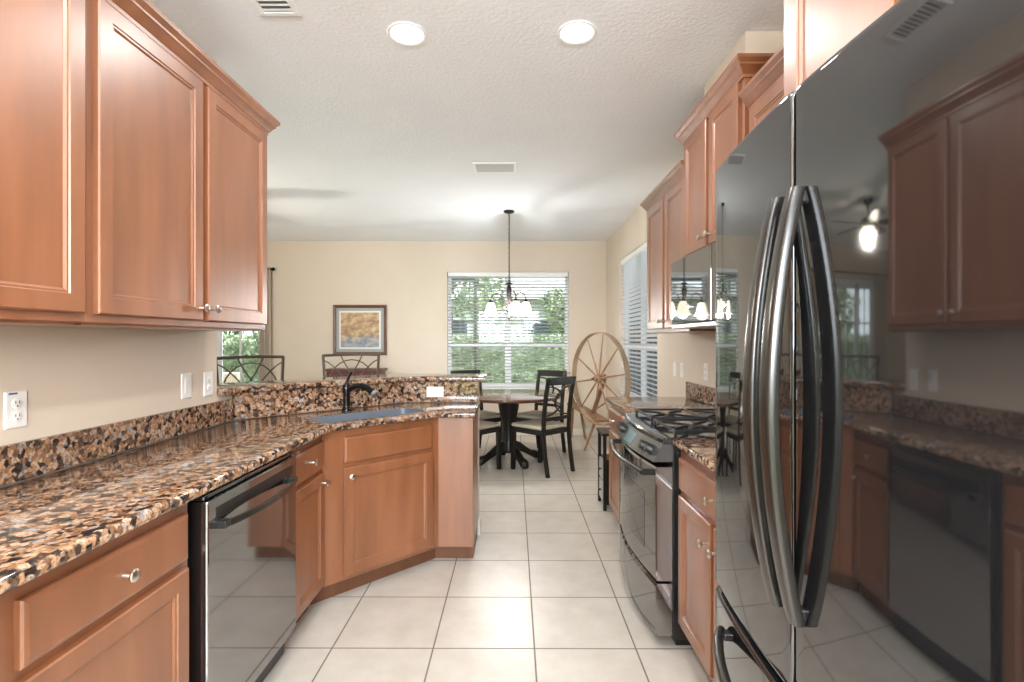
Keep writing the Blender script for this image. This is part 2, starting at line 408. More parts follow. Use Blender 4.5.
# ---- left base cabinets (face x=-.975)
BLF = -.975
ML = frameM((BLF, 0, 0), (0, 1, 0), (1, 0, 0))
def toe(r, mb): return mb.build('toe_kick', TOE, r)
def base_left(y0, y1, d0, d1, label, kn, dk=True):
    r = thing('base_cabinet', label, 'cabinet', ((LX+BLF)/2, (y0+y1)/2, 0))
    body(r, LX+.003, BLF, y0, y1, .10, CT0-.002)
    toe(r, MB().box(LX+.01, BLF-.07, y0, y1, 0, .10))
    drawer(r, ML, d0, d1, WZ0, WZ1, dk); door(r, ML, d0, d1, DZ0, DZ1, kn)
    return r
base_left(.33, .928, .38, .90, 'wood base cabinet cut off by the lower left corner of the photo', (.87, .62))
base_left(.930, 1.513, .986, 1.493, 'wood base cabinet left of the black dishwasher with one knobbed drawer', (1.02, .62))
base_left(2.196, 2.570, 2.212, 2.558, 'narrow wood base cabinet between the dishwasher and the sink cabinet', (2.535, .645), 2.385)
# ---- sink cabinet on the diagonal, with the end panel of the peninsula
r = thing('sink_cabinet', 'angled wood sink cabinet with one door and false drawer front', 'cabinet', (-.75, 2.9, 0))
K = -3.55
c0, c1 = (BLF, BLF-K), (3.09+K, 3.09)
q = .7071
nin = (-q, q)
def sh(p, d): return (p[0]+nin[0]*d, p[1]+nin[1]*d)
ff = MB().prism([c0, c1, (-.262, 3.09), (-.262, 3.11), (c1[0]-.008, 3.11), (c0[0]-.002, c0[1]+.026)], .10, CT0-.002)
ff.build('face_frame', WOOD, r, .002)
MB().prism([(-.262, 3.085), (-.25, 3.085), (-.25, 3.515), (-.262, 3.515)], .10, CT0-.002).build('end_panel', WOOD, r, .002)
t0, t1 = sh(c0, .07), sh(c1, .07)
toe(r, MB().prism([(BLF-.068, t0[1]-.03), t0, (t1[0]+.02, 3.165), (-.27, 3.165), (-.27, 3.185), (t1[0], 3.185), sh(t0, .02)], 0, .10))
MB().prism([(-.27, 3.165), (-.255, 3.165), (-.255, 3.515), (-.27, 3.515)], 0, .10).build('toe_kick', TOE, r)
MD = frameM((c0[0], c0[1], 0), (q, q, 0), (q, -q, 0))
def ud(px):  # position along the diagonal of an image column
    k = (px-514)/508; Kd = K+.02*1.414; Y = -Kd/(1-k); X = k*Y
    return ((X-c0[0])*q+(Y-c0[1])*q)
drawer(r, MD, ud(344.5), ud(433), WZ0, WZ1, False, 'false_drawer_front')
door(r, MD, ud(344.5), ud(433.5), DZ0, DZ1, (ud(344.5)+.03, .645))
# ---- left countertop with sink cut-out
EDX, KE = -.925, -3.487
cpoly = [(EDX, .30), (EDX, EDX-KE), (3.02+KE, 3.02), (-.235, 3.02), (-.235, 3.518), (-.741, 3.518), (LX+.022, 2.733), (LX+.022, .30)]
ct = MB().slab(cpoly, CT0, CT1, .011).build('countertop', GRANITE, None, smooth=50)
tag(ct, 'long granite countertop on the left, bending into the peninsula with the sink', 'countertop')
def dg(t, k): return ((t+k)/2, (t-k)/2)     # x+y=t, x-y=k
def rrect(t0, t1, k0, k1, r):
    out = []
    for (ct_, ck, a) in ((t1-r, k1-r, 0), (t0+r, k1-r, 90), (t0+r, k0+r, 180), (t1-r, k0+r, 270)):
        for j in range(5):
            th = math.radians(a+j*22.5); out.append(dg(ct_+r*math.cos(th), ck+r*math.sin(th)))
    return out
sink_k0, sink_k1, sink_t0, sink_t1 = -3.95, -3.585, 1.63, 2.55
cut = MB().prism(rrect(sink_t0, sink_t1, sink_k0, sink_k1, .06), .8, 1.0).build('cutter', None)
md = ct.modifiers.new('b', 'BOOLEAN'); md.operation = 'DIFFERENCE'; md.object = cut; md.solver = 'EXACT'
apply_mods(ct); bpy.data.objects.remove(cut)
sk = thing('sink', 'dark slate undermount sink set into the angled granite counter', 'sink', (*dg(2.08, -3.75), .70))
o_ = rrect(sink_t0-.004, sink_t1+.004, sink_k0-.004, sink_k1+.004, .062); i_ = rrect(sink_t0, sink_t1, sink_k0, sink_k1, .06); ia = rrect(sink_t0+.002, sink_t1-.002, sink_k0+.002, sink_k1-.002, .059); ib = rrect(sink_t0+.008, sink_t1-.008, sink_k0+.008, sink_k1-.008, .056); i2 = rrect(sink_t0+.02, sink_t1-.02, sink_k0+.02, sink_k1-.02, .05)
MB().loops([[(x, y, .70) for x, y in o_], [(x, y, CT0-.001) for x, y in o_], [(x, y, CT0-.001) for x, y in ia], [(x, y, CT1-.002) for x, y in ia], [(x, y, CT1-.002) for x, y in ib], [(x, y, .75) for x, y in i2], [(x, y, .72) for x, y in inset(i2, .02)]]).build('basin', SINKM, sk, smooth=35)
MB().lathe([(.04, .721), (.04, .726), (.03, .727), (.028, .722), (0, .722)], (*dg(2.08, -3.75), 0), 20).build('drain', NICKEL, sk, smooth=40)
# ---- splashes and raised bar
def splash(name, poly, z0, z1, label):
    return tag(MB().prism(poly, z0, z1).build(name, GRANITE, None, .003), label, 'backsplash')
splash('backsplash', [(LX+.002, .30), (LX+.021, .30), (LX+.021, 2.715), (LX+.002, 2.734)], CT1+.0005, 1.046, 'low granite backsplash strip along the left outlet wall')
splash('bar_backsplash', BARF[1:] + [(-.25, 3.539), (-.751, 3.539), (LX+.002, 2.753), (LX+.002, 2.738), (LX+.02, 2.738)], CT1+.0005, 1.071, 'tall granite splash below the raised bar, behind the faucet')
bart = [(LX-.10, 2.607), (LX+.05, 2.607), (LX+.05, 2.722), (-.728, 3.49), (-.20, 3.49), (-.20, 3.83), (-.87, 3.83), (LX-.33, 2.84), (LX-.33, 2.607)]
bt = MB().slab(bart, 1.0725, 1.108, .011).build('bar_countertop', GRANITE, None, smooth=50)
tag(bt, 'raised granite bar top running across the peninsula in front of the stools', 'countertop')

# ------------------------------------------------------------------ dishwasher
r = thing('dishwasher', 'black dishwasher under the left granite counter', 'dishwasher', (-1.2, 1.86, 0))
DX = -.935
MB().box(LX+.05, -1.0, 1.533, 2.190, .02, .885).build('body', BLACKSAT, r, .003)
MB().box(LX+.2, -1.03, 1.54, 2.18, 0, .02).build('base', BLACKSAT, r)
MB().box(-1.0, DX, 1.547, 2.178, .125, .866).build('door', BLACKAPP, r, .006)
MB().box(-1.0, DX-.012, 1.547, 2.178, .868, .882).build('control_strip', BLACKGLASS, r, .003)
MB().box(-1.02, -.985, 1.55, 2.175, .02, .115).build('kick_panel', BLACKSAT, r, .003)
h = MB(); n = 14
h.ribbon([(DX+.012+.042*math.sin(PI*k/n)**.7, 1.60+.53*k/n, .775) for k in range(n+1)], .022, .012)
ho = h.build('handle', HANDM, r, .003)
for y in (1.612, 2.112): MB().box(DX-.001, DX+.028, y-.018, y+.018, .765, .788).build('handle_mount', BLACKSAT, ho, .003)
MB().box(DX-.002, DX+.0015, 1.59, 2.14, .795, .835).build('pocket', BLACKSAT, r, .001)

# ------------------------------------------------------------------ right side
BRF = .73
MR = frameM((BRF, 0, 0), (0, 1, 0), (-1, 0, 0))
def base_right(y0, y1, drawers, doors, label):
    r = thing('base_cabinet', label, 'cabinet', (1.03, (y0+y1)/2, 0))
    body(r, BRF, RX-.003, y0, y1, .10, CT0-.002)
    toe(r, MB().box(BRF+.06, RX-.02, y0, y1, 0, .10))
    for d in drawers: drawer(r, MR, *d[:2], WZ0, WZ1, d[2])
    for d in doors: door(r, MR, d[0], d[1], DZ0+.01, DZ1, (d[2], .61))
    return r
base_right(1.395, 2.228, [(1.42, 2.205, 1.82)], [(1.845, 2.205, 1.875), (1.42, 1.815, 1.785)], 'wood base cabinet between the range and the black refrigerator')
base_right(2.992, 3.83, [(3.02, 3.40, True), (3.425, 3.805, True)], [(3.02, 3.40, 3.37), (3.425, 3.805, 3.455)], 'wood base cabinet on the far side of the range')
EDR = .695
def ctr(y0, y1, label):
    return tag(MB().slab([(EDR, y0), (RX-.003, y0), (RX-.003, y1), (EDR, y1)], CT0, CT1, .011).build('countertop', GRANITE, None, smooth=50), label, 'countertop')
ctr(1.39, 2.229, 'short granite countertop between the range and the refrigerator')
ctr(2.991, 3.86, 'granite countertop beyond the range by the dining nook')
def splr(y0, y1, label):
    tag(MB().box(RX-.022, RX-.003, y0, y1, CT1+.0005, 1.046).build('backsplash', GRANITE, None, .003), label, 'backsplash')
splr(2.991, 3.86, 'low granite backsplash on the right wall beyond the range')
splr(1.39, 2.229, 'low granite backsplash on the right wall between range and refrigerator')

def upper_right(x, y0, y1, z0, z1, doors, label, rets=(True, True), dz=.027, kz=.05):
    r = thing('wall_cabinet', label, 'cabinet', (RX, (y0+y1)/2, z0), 'right wall cabinets')
    body(r, x, RX-.003, y0, y1, z0, z1)
    M = frameM((x, 0, 0), (0, 1, 0), (-1, 0, 0))
    for (a, b, ku) in doors: door(r, M, a, b, z0+dz, z1-.015, (ku, z0+dz+kz) if ku else None)
    path = ([(RX-.003, y0)] if rets[0] else []) + [(x, y0), (x, y1)] + ([(RX-.003, y1)] if rets[1] else [])
    MB().sweep(CROWN, path, z1-.008).build('crown_moulding', WOOD, r, smooth=30)
    return r
upper_right(1.02, 2.958, 3.86, 1.41, 2.335, [(2.985, 3.385, 3.36), (3.425, 3.83, 3.45)], 'two-door wood wall cabinet beyond the microwave beside the side window', (False, True))
ub = upper_right(.995, 2.20, 2.955, 1.812, 2.50, [(2.225, 2.555, 2.53), (2.595, 2.93, 2.62)], 'raised two-door wood wall cabinet above the microwave')
upper_right(1.02, 1.365, 2.197, 1.41, 2.355, [(1.41, 1.77, 1.75), (1.805, 2.17, 1.83)], 'wood wall cabinet between the microwave and the refrigerator', (False, False))
upper_right(.72, .45, 1.36, 1.835, 2.40, [(.48, .90, .87), (.945, 1.315, .97)], 'deep wood wall cabinet above the black refrigerator', (False, True))

# ---- microwave
r = thing('microwave', 'black over-the-range microwave with mirror-like door', 'microwave', (1.1, 2.577, 1.41))
MB().box(.94, RX-.004, 2.205, 2.950, 1.425, 1.806).build('body', BLACKSAT, r, .004)
MB().box(.911, .938, 2.36, 2.950, 1.45, 1.806).build('door', mat('mirror_black_glass', (.02, .02, .022), .03, IOR=2.6), r, .004)
MB().box(.915, .938, 2.205, 2.355, 1.45, 1.806).build('control_panel', BLACKGLASS, r, .004)
MB().box(.913, .94, 2.205, 2.950, 1.425, 1.447).build('vent_strip', mat('grey_metal_strip', (.5, .5, .5), .25, 1), r, .003)

# ---- range
RY0, RY1 = 2.236, 2.985
def bow(t): return .034*math.sin(PI*t)
def bowed(mb, sec, y0=RY0, y1=RY1, n=16, ext=1):
    # sec: list of (x, z, follows_bow)
    L = []
    for k in range(n+1):
        y = y0+(y1-y0)*k/n; t = (y-RY0)/(RY1-RY0)
        L.append([(x-bow(t)*f, y, z) for x, z, f in sec])
    return mb.loops(L)
r = thing('range', 'black slide-in gas range with bowed front between granite counters', 'stove', (1.0, 2.61, 0))
MB().box(.70, RX-.01, RY0+.004, RY1-.004, .04, .902).build('body', BLACKSAT, r, .003)
bowed(MB(), [(.657, .905, 1), (.655, .922, 1), (.662, .931, 1), (RX-.02, .931, 0), (RX-.02, .905, 0)]).build('cooktop', mat('cooktop_enamel', (.02, .02, .022), .10, IOR=1.9), r, smooth=40)
cp = bowed(MB(), [(.612, .823, 1), (.655, .904, 1), (.699, .904, 0), (.699, .823, 0)]).build('control_panel', mat('graphite_panel', (.05, .053, .058), .16, IOR=1.9), r, smooth=40)
nrm = Vector((-(.904-.823), 0, (.655-.612)*1.0)).normalized()
for y in (2.915, 2.845, 2.375, 2.305):
    t = (y-RY0)/(RY1-RY0); c = Vector((.632-bow(t), y, .8635))
    k = MB(); k.lathe([(.024, -.004), (.024, .008), (.021, .012), (.019, .026), (.016, .030), (0, .030)], c, 18, nrm)
    k.bar(c+nrm*.028-Vector((0, 0, .018)), c+nrm*.028+Vector((.008, 0, .018)), .008, .012, nrm)
    k.build('control_knob', BLACKSAT, cp, smooth=40)
L = []
for k in range(7):
    y = 2.55+.15*k/6; t = (y-RY0)/(RY1-RY0); b = bow(t)
    L.append([(.618-b-.002, y, .838), (.648-b-.002, y, .893), (.652-b, y, .893), (.622-b, y, .838)])
MB().loops(L).build('display', mat('display_glass', (.10, .16, .19), .08), cp)
dr = bowed(MB(), [(.628, .300, 1), (.622, .31, 1), (.622, .79, 1), (.628, .80, 1), (.695, .80, 0), (.695, .300, 0)]).build('oven_door', BLACKAPP, r, smooth=30)
bowed(MB(), [(.6205, .40, 1), (.6205, .66, 1), (.63, .66, 1), (.63, .40, 1)], 2.36, 2.86).build('oven_window', BLACKGLASS, dr, smooth=30)
bowed(MB(), [(.628, .06, 1), (.622, .07, 1), (.622, .275, 1), (.632, .288, 1), (.695, .288, 0), (.695, .06, 0)]).build('bottom_drawer', BLACKAPP, r, smooth=30)
h = MB(); n = 16
h.tube([(.572-bow(k/n)*1.2, RY0+.025+.70*k/n, .772) for k in range(n+1)], .013, 10)
ho = h.build('handle', HANDM, dr, smooth=60)
for y in (RY0+.03, RY1-.03): MB().box(.566, .625, y-.014, y+.014, .760, .785).build('handle_mount', BLACKSAT, ho, .004)
MB().box(.72, 1.2, RY0+.03, RY1-.03, 0, .04).build('base', BLACKSAT, r)
for i, bx in enumerate((.84, 1.14)):
    for j, by in enumerate((2.42, 2.80)):
        bo = MB().lathe([(.05, .931), (.052, .940), (.040, .944), (.038, .950), (.030, .953), (0, .953)], (bx, by, 0), 20).build('burner', IRON, r, smooth=40)
for by in (2.42, 2.80):
    g = MB(); x0, x1, y0, y1, z = .715, 1.265, by-.165, by+.165, .955
    loop = [(x0, y0, z), (x1, y0, z), (x1, y1, z), (x0, y1, z)]
    for k in range(4): g.bar(loop[k], loop[(k+1) % 4], .011, .011)
    g.bar(((x0+x1)/2, y0, z), ((x0+x1)/2, y1, z), .011, .011)
    for bx in (.84, 1.14):
        for a in range(4):
            th = PI/4+a*PI/2; d = Vector((math.cos(th), math.sin(th), 0))
            g.bar(Vector((bx, by, z))+d*.03, Vector((bx, by, z))+d*.165, .010, .012)
    for p in loop: g.box(p[0]-.007, p[0]+.007, p[1]-.007, p[1]+.007, .9315, .955)
    g.build('grate', IRON, r, .002)

# ------------------------------------------------------------------ refrigerator
r = thing('refrigerator', 'large glossy black french-door refrigerator with curved handles', 'refrigerator', (.95, .90, 0))
FC, FXc, FR = .885, .497, 3.0
def fx(y): return FXc+(y-FC)**2/(2*FR)
def fdoor(y0, y1, z0, z1, name, rl=.012, rr=.012):
    n = 28; pts = []
    ys = [y0+(y1-y0)*k/n for k in range(n+1)]
    def ex(y):
        x = fx(y)
        for e, rad in ((y-y0, rl), (y1-y, rr)):
            if e < rad: x += rad-math.sqrt(max(0, rad*rad-(rad-e)**2))
        return x
    e0 = [y0+rl*s for s in (0, .05, .15, .35, .6)]; e1 = [y1-rr*s for s in (.6, .35, .15, .05, 0)]
    ys = e0+[y for y in ys if y0+rl <= y <= y1-rr]+e1
    front = [(ex(y), y) for y in ys]
    poly = front+[(.60, y1), (.60, y0)]
    nb = len(poly)
    L = []
    for ins, z in ((.010, z0), (.003, z0+.003), (0, z0+.010), (0, z0+.012), (0, z1-.012), (0, z1-.010), (.003, z1-.003), (.010, z1)):
        L.append([(x+ins if i < nb-2 else x, y, z) for i, (x, y) in enumerate(poly)])
    o = MB().loops(L).build(name, BLACKGLOSS, r, smooth=25)
    return o
FY_0, FYs, FY_1 = .47, .908, 1.372
MB().box(.612, 1.28, FY_0+.01, FY_1-.005, .03, 1.775).build('body', BLACKSAT, r, .004)
MB().box(.60, .612, FY_0+.015, FY_1-.015, .08, 1.77).build('door_gasket', DARKSLOT, r)
ld = fdoor(FYs+.005, FY_1, .722, 1.81, 'left_door', .008, .03)
rd = fdoor(FY_0, FYs-.005, .722, 1.81, 'right_door', .03, .008)
fd = fdoor(FY_0, FY_1, .07, .705, 'freezer_drawer', .03, .03)
MB().box(.66, 1.2, FY_0+.05, FY_1-.05, 0, .03).build('base', BLACKSAT, r)
def bowhandle(parent, pts_fn, n=24, w=.03, t=.016):
    h = MB(); h.ribbon([pts_fn(k/n) for k in range(n+1)], t, w, up=(1, 0, 0)); return h.build('handle', HANDM, parent, .005, smooth=40, seg=3)
def vh(y):
    def f(s):
        z = .885+(1.615-.885)*s; out = .012+.068*math.sin(PI*s)**.8
        return (fx(y)-out, y, z)
    return f
def vhandle(parent, y):
    L = []; n = 28
    for k in range(n+1):
        s = k/n; z = .872+(1.622-.872)*s; a = math.sin(PI*s)**.85; X = fx(y)-.010-.047*a
        w, t = .019, .012
        # rounded section
        sg = lambda v: math.copysign(abs(v)**.55, v)
        w2 = w*(.75+.25*a)
        L.append([(X-t*sg(math.cos(th)), y+w2*sg(math.sin(th)), z) for th in [2*PI*j/20 for j in range(20)]])
    h = MB().loops(L).build('handle', HANDM, parent, smooth=50)
    for z in (.887, 1.607): MB().box(fx(y)-.012, fx(y)+.003, y-.010, y+.010, z-.012, z+.012).build('handle_mount', BLACKSAT, h, .003)
vhandle(ld, FYs+.036); vhandle(rd, FYs-.030)
L = []; n = 28
for k in range(n+1):
    s = k/n; y = .56+(1.245-.56)*s; a = math.sin(PI*s)**.75; X = fx(y)-.014-.06*a
    L.append([(X-.013*math.cos(th), y, .645+.017*math.sin(th)) for th in [2*PI*j/12 for j in range(12)]])
h = MB().loops(L).build('handle', HANDM, fd, smooth=50)
for y in (.575, 1.232): MB().box(fx(y)-.012, fx(y)+.003, y-.012, y+.012, .636, .654).build('handle_mount', BLACKSAT, h, .003)

# ------------------------------------------------------------------ outlets and switches
def plate(name, o, u, n, label, cat, w=.072, hgt=.117, kind='outlet', rot=False, mark=False):
    r = thing(name, label, cat, o); M = frameM(o, u, n)
    a, b = (hgt, w) if rot else (w, hgt)
    L = []
    for i, d in ((0, .0005), (0, .004), (.004, .006)): L.append([(-a/2+i, d, -b/2+i), (a/2-i, d, -b/2+i), (a/2-i, d, b/2-i), (-a/2+i, d, b/2-i)])
    p = MB(M).loops(L).build('cover_plate', PLATE, r)
    def T(x, z): return (z, x) if rot else (x, z)
    if kind == 'outlet':
        for z in (-.02, .02):
            cx, cz = T(0, z)
            s = MB(M).lathe([(.0165, .0055), (.0165, .0075), (.015, .0082), (0, .0082)], (cx, 0, cz), 16, (0, 1, 0)).build('socket', PLATE, r, smooth=30)
            sl = MB(M)
            for dx in (-.006, .006):
                x, zz = T(dx, z+.003); sx, sz = T(.0012, .0045); sl.box(x-abs(sx), x+abs(sx), .008, .0086, zz-abs(sz), zz+abs(sz))
            x, zz = T(0, z-.008); sl.box(x-.0022, x+.0022, .008, .0086, zz-.0022, zz+.0022)
            sl.build('slot', DARKSLOT, s)
    else:
        MB(M).box(-.016, .016, .005, .0085, -.033, .033).build('rocker', PLATE, r, .002)
    if mark:
        MB(M).box(-.026, .002, .006, .0064, .047, .053).build('sticker', mat('blue_sticker', (.10, .13, .28), .5), r)
    return r
PX = (0, 1, 0)
def yL(px): return -LX*508/(514-px)
plate('wall_outlet', (LX, yL(13), 1.36-70/508*yL(13)), PX, (1, 0, 0), 'white double wall outlet above the left backsplash nearest the camera', 'outlet', .07, .112, mark=True)
plate('light_switch', (LX, yL(185), 1.36-46/508*yL(185)), PX, (1, 0, 0), 'white switch plate on the left wall, nearer of the pair by the bar', 'switch', .072, .117, 'switch')
plate('wall_outlet', (LX, yL(207), 1.36-44/508*yL(207)), PX, (1, 0, 0), 'white outlet at the wall end just before the raised bar', 'outlet', .072, .117)
plate('wall_outlet', (-.547, 3.52, 1.0), (1, 0, 0), (0, -1, 0), 'white outlet lying sideways in the granite bar splash', 'outlet', .072, .117, rot=True)
def yR(px): return RX*508/(px-514)
plate('light_switch', (RX, yR(675), 1.12), PX, (-1, 0, 0), 'white switch plate on the right wall, the one closest to the side window', 'switch', .072, .117, 'switch')
plate('light_switch', (RX, yR(683)+.02, 1.12), PX, (-1, 0, 0), 'white switch plate on the right wall under the far end of the wall cabinet', 'switch', .072, .117, 'switch')
plate('wall_outlet', (RX, yR(706), 1.14), PX, (-1, 0, 0), 'white outlet over the right backsplash just left of the refrigerator edge', 'outlet')

# ------------------------------------------------------------------ faucet
FXY = dg(3.11-1.036, -4.12)
r = thing('faucet', 'dark single-lever kitchen faucet at the back of the sink', 'faucet', (*FXY, CT1))
fx0, fy0 = FXY
MB().lathe([(.030, .9305), (.030, .938), (.024, .944), (.022, .96), (.021, 1.03), (.024, 1.05), (.024, 1.075), (.018, 1.09), (0, 1.092)], (fx0, fy0, 0), 20).build('body', FAUCETM, r, smooth=45)
d = Vector((.93, -.37, 0)).normalized(); p0 = Vector((fx0, fy0, 1.035))
sp = [p0, p0+d*.03+Vector((0, 0, .030)), p0+d*.07+Vector((0, 0, .048)), p0+d*.115+Vector((0, 0, .050)), p0+d*.16+Vector((0, 0, .036)), p0+d*.20+Vector((0, 0, .010))]
MB().tube(sp, [.017, .017, .017, .018, .019, .021], 12).build('spout', FAUCETM, r, smooth=60)
MB().tube([p0+d*.198+Vector((0, 0, .0115)), p0+d*.215+Vector((0, 0, 0))], [.0212, .021], 12).build('spray_tip', mat('grey_tip', (.3, .31, .31), .3, .6), r, smooth=40)
MB().tube([(fx0, fy0, 1.085), (fx0+.004, fy0-.004, 1.105), (fx0+.02, fy0-.01, 1.14), (fx0+.035, fy0-.012, 1.168)], [.014, .010, .007, .009], 10).build('lever', FAUCETM, r, smooth=60)

# ------------------------------------------------------------------ ceiling fixtures
for i, (x, y, lab) in enumerate(((-.497, 2.358, 'round recessed ceiling light, the left one of the pair'), (.291, 2.352, 'round recessed ceiling light, the right one of the pair'))):
    r = thing('recessed_light', lab, 'ceiling light', (x, y, CEIL), 'recessed ceiling lights')
    MB().lathe([(.075, -.001), (.090, -.001), (.092, -.005), (.088, -.008), (.076, -.006)], (x, y, CEIL), 32, closed=True).build('trim_ring', WHITE, r, smooth=40)
    MB().lathe([(.076, -.0012), (.076, -.004), (0, -.004)], (x, y, CEIL), 32).build('lens', LENS, r)
    lamp('recessed_light_lamp', 'AREA', (x, y, CEIL-.02), 5, .15, WARM)
def vent(x0, x1, y0, y1, label, along='x', n=12):
    r = thing('ceiling_vent', label, 'vent', ((x0+x1)/2, (y0+y1)/2, CEIL))
    f = MB(); b = .022; z0, z1 = CEIL-.010, CEIL-.0005
    f.box(x0, x1, y0, y0+b, z0, z1); f.box(x0, x1, y1-b, y1, z0, z1); f.box(x0, x0+b, y0+b, y1-b, z0, z1); f.box(x1-b, x1, y0+b, y1-b, z0, z1)
    f.build('frame', WHITE, r, .002)
    MB().box(x0+b, x1-b, y0+b, y1-b, CEIL-.0015, CEIL-.0008).build('backing', mat('vent_dark', (.16, .16, .16), .8), r)
    s = MB()
    for k in range(n):
        if along == 'x':
            y = y0+b+(y1-y0-2*b)*(k+.5)/n; s.bar((x0+b, y, CEIL-.006), (x1-b, y, CEIL-.006), .008, .003, (0, .5, 1))
        else:
            x = x0+b+(x1-x0-2*b)*(k+.5)/n; s.bar((x, y0+b, CEIL-.006), (x, y1-b, CEIL-.006), .006, .003, (.5, 0, 1))
    s.build('louvers', mat('louver_grey', (.6, .6, .59), .5), r)
vent(-.334, .02, 4.07, 4.31, 'white rectangular ceiling vent in front of the chandelier')
vent(-1.10, -.93, 1.86, 2.215, 'white ceiling vent at the top edge near the left wall cabinets', 'x', 10)

# ------------------------------------------------------------------ chandelier
chx, chy = -.055, 5.61
r = thing('chandelier', 'dark metal chandelier with three lit bell glass shades over the dining table', 'chandelier', (chx, chy, CEIL))
MB().lathe([(0, 0), (.058, -.001), (.060, -.012), (.045, -.022), (.016, -.030), (0, -.030)], (chx, chy, CEIL), 24).build('canopy', BRONZE, r, smooth=40)
ch = MB(); z = CEIL-.03; k = 0
while z > 2.03:
    a = k*PI/2; u = Vector((math.cos(a), math.sin(a), 0))
    ch.tube([Vector((chx, chy, z-.012))+u*(.008*math.cos(t))+Vector((0, 0, .017*math.sin(t))) for t in [2*PI*j/8 for j in range(8)]], .0028, 5, closed=True)
    z -= .026; k += 1
ch.tube([(chx+.006, chy, CEIL-.03), (chx+.006, chy, 2.01)], .003, 5)
ch.build('chain', BRONZE, r, smooth=60)
MB().lathe([(0, 2.025), (.010, 2.02), (.010, 2.0), (.035, 1.985), (.038, 1.975), (.014, 1.965), (.022, 1.945), (.030, 1.92), (.028, 1.88), (.016, 1.80), (.011, 1.76), (.020, 1.735), (.030, 1.71), (.026, 1.68), (.012, 1.65), (.014, 1.62), (.008, 1.58), (0, 1.565)], (chx, chy, 0), 20).build('stem', BRONZE, r, smooth=50)
for a in (172, 335, 292):
    th = math.radians(a); u = Vector((math.cos(th), math.sin(th), 0)); c = Vector((chx, chy, 0)); R = .205
    pts = [c+u*.015+Vector((0, 0, 1.68)), c+u*.055+Vector((0, 0, 1.72)), c+u*.07+Vector((0, 0, 1.80)), c+u*.10+Vector((0, 0, 1.865)), c+u*.145+Vector((0, 0, 1.88)), c+u*.185+Vector((0, 0, 1.855)), c+u*R+Vector((0, 0, 1.80))]
    ao = MB().tube(pts, .0065, 8).build('arm', BRONZE, r, smooth=60)
    e = c+u*R
    MB().lathe([(0, 1.805), (.014, 1.80), (.024, 1.785), (.030, 1.768), (0, 1.768)], e, 16).build('shade_holder', BRONZE, ao, smooth=50)
    MB().lathe([(.028, 1.775), (.036, 1.765), (.050, 1.73), (.058, 1.68), (.072, 1.645), (.086, 1.628), (.082, 1.627), (.068, 1.646), (.054, 1.68), (.046, 1.73), (.030, 1.765)], e, 24).build('glass_shade', SHADEG, ao, smooth=60)
    lamp('chandelier_bulb', 'POINT', (e.x, e.y, 1.62), 6, .03, (1, .95, .9))

lamp('nook_fill', 'POINT', (chx, chy-.075, 1.72), 18, .02, (.95, .97, 1))  # extra point light beside the stem, added to brighten the nook ceiling
# ------------------------------------------------------------------ ceiling fan in the family room
r = thing('ceiling_fan', 'dark ceiling fan with lit globe, seen mirrored in the refrigerator door', 'ceiling fan', (-3.05, 4.8, CEIL))
cx, cy = -3.05, 4.8
MB().lathe([(0, 0), (.07, -.001), (.065, -.03), (.03, -.06), (0, -.06)], (cx, cy, CEIL), 24).build('canopy', BRONZE, r, smooth=40)
MB().tube([(cx, cy, CEIL-.05), (cx, cy, 2.60)], .013, 10).build('downrod', BRONZE, r, smooth=60)
MB().lathe([(0, 2.61), (.05, 2.605), (.11, 2.58), (.125, 2.54), (.11, 2.50), (.06, 2.485), (0, 2.485)], (cx, cy, 0), 28).build('motor_housing', BRONZE, r, smooth=50)
for k in range(5):
    th = math.radians(8+72*k); u = Vector((math.cos(th), math.sin(th), 0)); w = Vector((-u.y, u.x, 0)); c = Vector((cx, cy, 2.535))
    m = MB(); L = []
    for s, hw in ((.16, .05), (.25, .062), (.5, .072), (.62, .07), (.655, .05)):
        L.append([c+u*s+w*hw+Vector((0, 0, .012)), c+u*s-w*hw-Vector((0, 0, .012)), c+u*s-w*hw-Vector((0, 0, .006)), c+u*s+w*hw+Vector((0, 0, .018))])
    bo = m.loops(L).build('blade', ESPRESSO, r)
    MB().bar(c+u*.10-Vector((0, 0, .01)), c+u*.20-Vector((0, 0, .003)), .035, .006).build('blade_iron', BRONZE, bo)
MB().lathe([(0, 2.485), (.06, 2.483), (.10, 2.46), (.115, 2.42), (.10, 2.375), (.05, 2.345), (0, 2.34)], (cx, cy, 0), 28).build('globe', GLOBE, r, smooth=60)
lamp('fan_bulb', 'POINT', (cx, cy, 2.325), 30, .015, (1, .94, .86))

